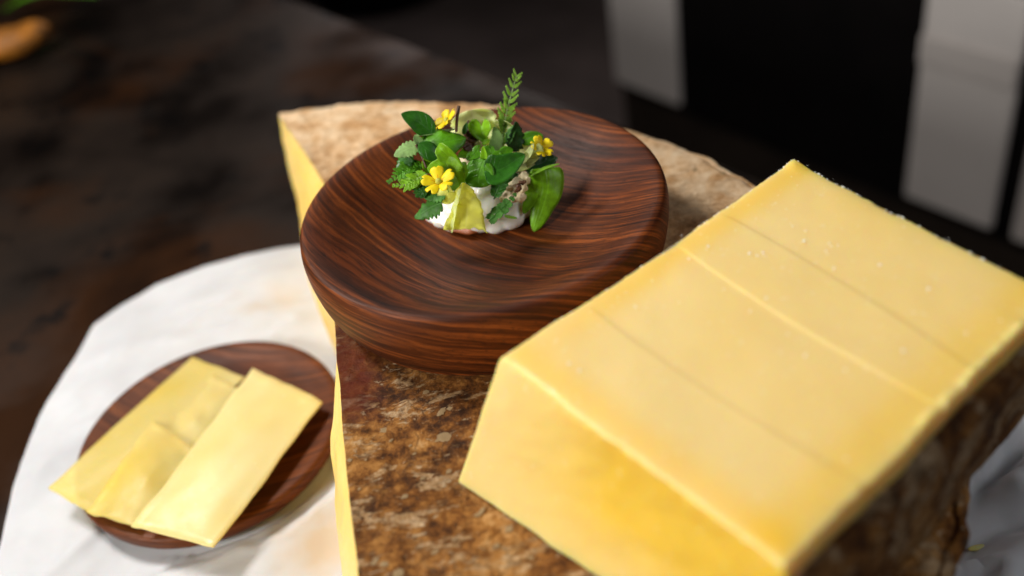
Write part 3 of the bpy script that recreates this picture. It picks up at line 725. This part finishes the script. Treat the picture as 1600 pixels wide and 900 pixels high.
leaf('scalloped_leaf', 'pale scalloped leaf at the outer left above the fern', [(652, 228, .000), (634, 234, -.001), (616, 244, -.002)], 12, 'pale', shape='ovate', nh=(0, .4, .9), teeth=7, tamp=.13, cup=-.15)
leaf('scalloped_leaf', 'small pale scalloped leaf just over the dark twig', [(658, 226, .002), (652, 218, .003), (648, 211, .004)], 6, 'pale', shape='ovate', nh=(0, .4, .9), teeth=5, tamp=.15)
leaf('scalloped_leaf', 'dark hanging scalloped leaf under the pale one at far left', [(640, 238, .000), (630, 255, -.002), (620, 268, -.004)], 11, 'dark', shape='ovate', nh=(-.3, .1, .9), teeth=6, tamp=.15, cup=-.2)
tw = tube('twig', P3([(650, 226, .000), (657, 240, -.002), (664, 256, -.005), (666, 262, -.006)]), .0006, .0005, M['stalk']); tag(tw, 'thin reddish brown twig joining the left scalloped leaves', 'twig')
leaf('scalloped_leaf', 'green scalloped leaf behind the stem of the front left flower', [(697, 300, -.016), (680, 302, -.015), (662, 308, -.014)], 14, 'grey', shape='ovate', nh=(-.1, .4, .9), teeth=6, tamp=.15, cup=-.1)
leaf('scalloped_leaf', 'lowest left grey-green scalloped leaf touching the wood beside the cream', [(690, 318, -.018), (670, 326, -.017), (648, 341, -.016)], 14, 'grey', shape='ovate', nh=(-.2, .3, .9), teeth=7, tamp=.22, cup=-.25, wave=.1)
leaf('yellow_leaf', 'pale yellow-green lettuce leaf folded on the cream front', [(722, 287, -.0180), (730, 318, -.0195), (727, 356, -.0225)], 30, 'lime', shape='wedge', nh=(.15, .35, .9), cup=.10, wave=.17, fold=0, crump=.18, seed=5, ragged=.22, teeth=9, tamp=.05)
leaf('yellow_leaf', 'narrow yellow-green fold standing up next to the folded lettuce leaf', [(706, 364, -.0228), (710, 330, -.0215), (722, 285, -.018)], 7, 'lettuce', shape='lance', nh=(-.8, .1, .6), cup=.2, wave=.05)
leaf('lobed_leaf', 'small soft yellow-green leaf hanging under the front left flower', [(702, 288, -.016), (698, 300, -.017), (704, 318, -.018)], 14, 'lime', shape='obov', nh=(-.1, .2, .95), cup=-.2)
leaf('clover_leaf', 'small round clover leaf at the left of the central cluster', [(752, 246, -.007), (742, 240, -.006), (733, 234, -.004)], 14, 'mid', shape='cord', nh=(-.2, .4, .9), cup=.1, notch=.45)
leaf('clover_leaf', 'upright clover leaf behind the centre of the cluster', [(757, 248, -.007), (768, 240, -.004), (778, 231, -.001)], 15, 'mid', shape='cord', nh=(.1, .5, .8), cup=.1, notch=.45)
leaf('clover_leaf', 'narrow folded clover leaf standing in the middle of the cluster', [(758, 254, -.008), (757, 242, -.007), (755, 228, -.006)], 6, 'bright', shape='lance', nh=(-.3, .2, .9), fold=.4)
leaf('clover_leaf', 'clover leaf at the right rear of the cluster under the pale flower tube', [(770, 250, -.006), (788, 242, -.004), (806, 238, -.002)], 13, 'mid', shape='cord', nh=(.1, .5, .8), cup=.12, notch=.45)
leaf('clover_leaf', 'light round clover leaf lying lowest on the cream', [(757, 250, -.009), (748, 272, -.012), (746, 293, -.015)], 22, 'mid', shape='round', nh=(-.15, .3, .95), cup=-.15)
leaf('folded_leaf', 'big dark folded leaf at the front of the central cluster', [(757, 268, -.012), (782, 264, -.012), (820, 241, -.008)], 21, 'dark', shape='ovate', nh=(.1, .15, 1), cup=.15, fold=.1)
leaf('heart_leaf', 'upright notched heart-shaped leaf above the central cluster', [(759, 224, .008), (753, 205, .010), (752, 180, .013)], 17, 'bright', shape='cord', nh=(-.3, .1, .95), notch=.9, fold=.35)
leaf('narrow_leaf', 'short narrow dark leaf beside the roasted crumb', [(724, 210, .008), (727, 200, .009), (730, 191, .010)], 4, 'dark', shape='lance', nh=(0, 0, 1))
leaf('frilly_lettuce', 'frilly pale yellow lettuce at the back behind the heart-shaped leaf', [(748, 236, .014), (744, 205, .018), (736, 172, .022)], 34, 'lettuce', shape='lettu', nh=(-.3, .55, .75), wave=.16, cup=.15, teeth=9, tamp=.07)
leaf('frilly_lettuce', 'frilly pale yellow lettuce right behind the feathery frond', [(776, 246, .011), (778, 218, .014), (783, 188, .018)], 28, 'lettuce', shape='lettu', nh=(-.3, .5, .75), wave=.16, cup=.15, teeth=9, tamp=.07)
leaf('scalloped_leaf', 'dark scalloped leaf standing right of the feathery frond', [(800, 236, .006), (806, 215, .008), (806, 190, .010)], 12, 'deep', shape='ovate', nh=(.4, .1, .9), teeth=6, tamp=.2, wave=.1)
leaf('scalloped_leaf', 'grey-green curled leaf edge close to the base of the frond', [(793, 226, .007), (798, 208, .009), (808, 194, .011)], 7, 'grey', shape='lance', nh=(-.3, .2, .9), teeth=6, tamp=.15)
leaf('round_leaf', 'round green leaf behind the right-hand yellow flower', [(812, 222, .010), (830, 214, .011), (848, 212, .012)], 13, 'mid', shape='round', nh=(.1, .6, .7), cup=-.1)
leaf('scalloped_leaf', 'almost black crinkled leaf under the right-hand yellow flower', [(818, 262, .000), (845, 256, .002), (871, 246, .004)], 15, 'deep', shape='ovate', nh=(.1, .4, .9), teeth=8, tamp=.15, wave=.12)
# broad leaf on the right, folded over at its top
leaf('broad_leaf', 'broad smooth green leaf bending down onto the wood at the right', [(853, 262, -.002), (856, 290, -.007), (848, 322, -.0115), (834, 362, -.0165)], 25, 'broad', shape='drape', nh=(.15, .15, .95), cup=-.25, wave=.06)
leaf('folded_tip', 'pale folded-over top rim of the broad green leaf', [(830, 275, -.004), (852, 263, -.003), (874, 256, -.002)], 4, 'bright', shape='lance', nh=(0, .8, .6), cup=.2)
leaf('broad_leaf', 'narrower smooth green leaf tucked against the cream beside the broad leaf', [(836, 282, -.004), (830, 306, -.008), (818, 334, -.013)], 12, 'broad', shape='drape', nh=(-.2, .15, .95), cup=-.1)
# pinnate leaf of many small lobes
def frond(name, label, spine, nl, lw, ll, mat, nh=(0, 0, 1), taper=1.0, swoop=.5, sub=False, stem_r=.0004, start=.12, teeth=0):
    o = empty(name, (0, 0, 0), label, 'herb frond', G)
    P_ = P3(spine); tube('stem', P_, stem_r, stem_r * .4, M['greenstem'] if mat in ('frond', 'bright', 'pale') else LV['dark'], o)
    sp = spline(P_, 200); N0 = cv(nh)
    for k in range(nl):
        f_ = start + (1 - start) * k / (nl - 1); i = min(int(f_ * 199), 197)
        T_ = (sp[i + 1] - sp[i]).normalized(); Wd = T_.cross(N0).normalized()
        env = math.sin(math.pi * min(1, (.25 + .8 * f_ ** taper))) ** .7 if taper else (.42 + .58 * math.sin(math.pi * min(1, .08 + .80 * f_)))
        for sd in (-1, 1):
            L = ll * PX * max(.25, env) * random.uniform(.85, 1.15)
            d1 = (Wd * sd + T_ * swoop * random.uniform(.7, 1.4) + N0 * random.uniform(-.15, .45)).normalized()
            a = sp[i]; b = a + d1 * L * .55 + T_ * L * .1; c = a + d1 * L + T_ * L * .35
            if sub:
                for m_ in range(5):
                    tt = .2 + .2 * m_; q = a.lerp(c, tt)
                    for s2 in (-1, 1):
                        d2 = (T_ * s2 * 1.0 + d1 * .9 + N0 * random.uniform(-.4, .5)).normalized(); l2 = L * .34 * (1.15 - tt * .6)
                        leaf('leaflet', None, [q, q + d2 * l2 * .5, q + d2 * l2], lw * .45, mat, parent=o, shape='lance', nh=nh, nt=6, nc=3, th=.00018)
            leaf('leaflet', None, [a, b, c], lw * max(.45, env), mat, parent=o, shape='lance' if not teeth else 'ovate', nh=nh, nt=16 if teeth else 8, nc=5, cup=.2, teeth=teeth, tamp=.2, th=.00018)
    return o
frond('feathery_frond', 'tall feathery yarrow-like frond rising highest at the back', [(785, 232, .010), (787, 205, .014), (793, 170, .018), (807, 119, .024)], 14, 2.8, 12.5, 'frond', nh=(.1, 0, 1), swoop=.8, sub=True, taper=.0, stem_r=.0005)
frond('pinnate_leaf', 'dark serrated pinnate leaf on the cream below the big folded leaf', [(772, 311, -.014), (780, 292, -.013), (792, 276, -.011), (807, 273, -.009)], 9, 4.6, 11, 'dark', nh=(.1, .3, 1), swoop=.45, teeth=4)
frond('pinnate_leaf', 'small grey-green crinkled pinnate leaf lying low on the cream at right', [(764, 346, -.020), (778, 332, -.019), (793, 318, -.018), (805, 304, -.016)], 6, 7.0, 9, 'grey', nh=(-.1, .2, 1), swoop=.35, teeth=4)
frond('fern_sprig', 'dark fern sprig drooping at the outer left over the wood', [(662, 262, -.004), (645, 262, -.004), (628, 270, -.006), (608, 284, -.009)], 11, 4.6, 14, 'mid', nh=(0, .5, .9), swoop=.5, teeth=3)
frond('fern_sprig', 'lighter fern sprig under the dark one at the outer left', [(668, 272, -.010), (652, 280, -.011), (638, 288, -.012), (616, 290, -.012)], 9, 4.4, 14, 'bright', nh=(0, .5, .9), swoop=.5, teeth=3)
frond('fern_sprig', 'short fern sprig hanging down just left of the front flower', [(668, 280, -.012), (660, 292, -.013), (652, 306, -.014)], 8, 5, 13, 'dark', nh=(0, .4, .9), swoop=.6, teeth=3)
leaf('green_leaf', 'small bright leaf peeping out between the fern and the hooded leaf', [(676, 268, -.004), (668, 256, -.004), (664, 246, -.004)], 9, 'bright', shape='ovate', nh=(-.2, .3, .9))
leaf('green_leaf', 'mid green leaf filling the gap behind the brown twig', [(690, 262, .002), (674, 252, .002), (660, 250, .002)], 13, 'mid', shape='ovate', nh=(0, .4, .9), cup=-.2)
leaf('green_leaf', 'light green leaf lying behind the centre cluster near the roasted crumbs', [(742, 236, .006), (728, 240, .004), (716, 246, .002)], 10, 'bright', shape='ovate', nh=(0, .6, .8), teeth=5, tamp=.08)
leaf('green_leaf', 'mid green leaf under the pale flower tube at the right', [(796, 262, -.006), (812, 258, -.004), (828, 262, -.002)], 11, 'bright', shape='ovate', nh=(.1, .5, .8))
leaf('green_leaf', 'yellow-green leaf edge rising left of the feathery frond', [(772, 236, .004), (776, 216, .007), (772, 198, .009)], 9, 'pale', shape='ovate', nh=(.2, .2, .9), teeth=6, tamp=.1)
leaf('frilly_lettuce', 'small frilly pale lettuce piece behind the right-hand flower tube', [(800, 250, .004), (815, 240, .006), (828, 228, .008)], 12, 'lettuce', shape='lettu', nh=(0, .4, .9), wave=.16, teeth=6, tamp=.08)
leaf('grass_blade', 'tiny green blade stuck in the cream at lower right', [(788, 337, -.017), (797, 339, -.017), (808, 341, -.017)], 2.2, 'bright', shape='strap', nh=(0, .3, .9))
leaf('small_leaf', 'tiny bright leaf tip at the foot of the heart-shaped leaf', [(754, 226, .004), (760, 221, .005), (766, 219, .006)], 4, 'bright', shape='lance', nh=(0, .3, .9))
s_ = tube('brown_stalk', P3([(713, 206, .006), (714, 186, .010), (717, 166, .014)]), .00062, .0008, M['stalk']); tag(s_, 'short upright brown stalk next to the back yellow flower', 'stalk')

# flowers
t = NT('petal'); uv = t.uv(); u, v = t.sep(uv)[:2]
au = t.math('ABSOLUTE', t.math('SUBTRACT', u, .5))
c = t.mix(t.math('MULTIPLY', t.mapr(v, .50, .22), t.mapr(au, .09, .02)), (1.0, .82, .004), (.85, .22, .004))
n = t.noise(t.mapping(uv, scale=(22, 2, 1)), 1, 2)
t.p(Base_Color=c, Roughness=.5, Normal=t.bump(n, .3, .0003))
tr = t.n('ShaderNodeBsdfTranslucent', {'Color': c}); ms = t.n('ShaderNodeMixShader', {0: .3, 1: t.b.outputs[0], 2: tr.outputs[0]}); t.t.links.new(ms.outputs[0], t.out.inputs[0])
M['petal'] = t.m
M['eye'] = simple('flower_eye', (.50, .50, .06), .6, .3, 900)
M['calyx'] = leaf_mat('calyx', (.55, .62, .22), vein=.5, nv=3)
def flower(label, c, rpx, face, rot=0, name='primrose'):
    o = empty(name, (0, 0, 0), label, 'flower', 'yellow primrose flowers')
    c = aty(*c); N0 = cv(face); a = N0.orthogonal(); a = (up - N0 * up.dot(N0)).normalized(); b = N0.cross(a)
    r_ = rpx * PX
    for k in range(5):
        th = rot + 2 * math.pi * k / 5 + random.uniform(-.06, .06); d = a * math.cos(th) + b * math.sin(th); sd = N0.cross(d); L = r_ * random.uniform(.92, 1.06)
        V = []; UV = []; nt, nc = 16, 11; el = random.uniform(.15, .4)
        for i in range(nt):
            t_ = i / (nt - 1); w = L * (.12 + .31 * math.sin(min(1, t_ * 1.02) ** 1.1 * math.pi / 2)) * math.sqrt(max(.0, 1 - max(0, (t_ - .72) / .30) ** 2))
            for j in range(nc):
                cc = 2 * j / (nc - 1) - 1
                ln = L * t_ - L * .20 * max(0, t_ - .6) / .4 * (1 - abs(cc)) ** 1.4
                q = c + d * ln + sd * (cc * w) + N0 * (L * (el * t_ ** 1.2 - .10 * cc * cc + .30 * (1 - t_) ** 6 * -1))
                V.append(q); UV.append((j / (nc - 1), t_))
        solid(mesh('petal', V, grid_faces(nt, nc), M['petal'], o, uv=UV), .00015)
    lumps('flower_eye', [(c - N0 * r_ * .02, r_ * .20, (1, 1, 1))], M['eye'], r_ * .05, 2, o)
    return o, c, N0, r_
flower('yellow five-petalled flower at the front left, facing the viewer', (685, 283, -.019), 23, (-.12, .55, .80), .25)
flower('yellow flower seen from the side at the back, left of the brown stalk', (697, 187, .010), 19, (-.55, .5, .55), .5)
f3, c3, N3, r3 = flower('yellow flower with a long pale green tube at the right of the bunch', (846, 231, -.004), 18, (.30, .45, .75), .3)
tube('calyx', [aty(806, 262, -.005), aty(818, 250, -.005), aty(832, 239, -.005), c3 - N3 * .0005], .0013, .0026, M['calyx'], f3, n=12)
leaf('sepal', None, [(812, 258, -.007), (826, 240, -.007), (834, 224, -.006)], 6, M['calyx'], parent=f3, shape='lance', nh=(-.2, .2, .9))
leaf('sepal', None, [(812, 262, -.007), (826, 252, -.0075), (843, 246, -.006)], 7, M['calyx'], parent=f3, shape='lance', nh=(.1, .1, .9))
leaf('sepal', None, [(808, 262, -.008), (815, 262, -.009), (836, 256, -.007)], 6, M['calyx'], parent=f3, shape='lance', nh=(.1, .1, .9))

at, aty = _at, _aty
# ------------------------------------------------------------------ small far things
M['golden'] = simple('golden_crust', (.36, .125, .004), .6, .9, 45, .8, .004)
fc = at(10, 68, TT + .02)
lo = lumps('bread_piece', [(fc, .030, (1.2, .7, .5)), (fc + Vector((.024, .010, .002)), .020, (1, .8, .6)), (fc + Vector((-.035, -.005, .0)), .026, (1, 1, .6))], M['golden'], .003, 2)
tag(lo, 'golden brown piece of food, blurred at the upper left edge', 'food')
gc = at(78, 4, TT + .012)
V, UV, F = leafmesh([gc + Vector((-.05, .0, .0)), gc + Vector((0, 0, .012)), gc + Vector((.055, -.008, .0))], .026, 'lance', nh=(0, .8, .5))
tag(solid(mesh('green_leaf', V, F, LV['mid'], uv=UV), .001), 'blurred green leaf on the dark table at the top left corner', 'leaf')
cc_ = at(1527, 856, -H + .008)
lc = lumps('cheese_crumb', [(cc_, .0016, (2.6, .9, .6)), (cc_ + Vector((.002, .0003, 0)), .0012, (1.5, 1, .6))], M['paste'], .0005, 1)
tag(lc, 'small yellow cheese sliver lying in the cloth folds at the lower right', 'crumb')
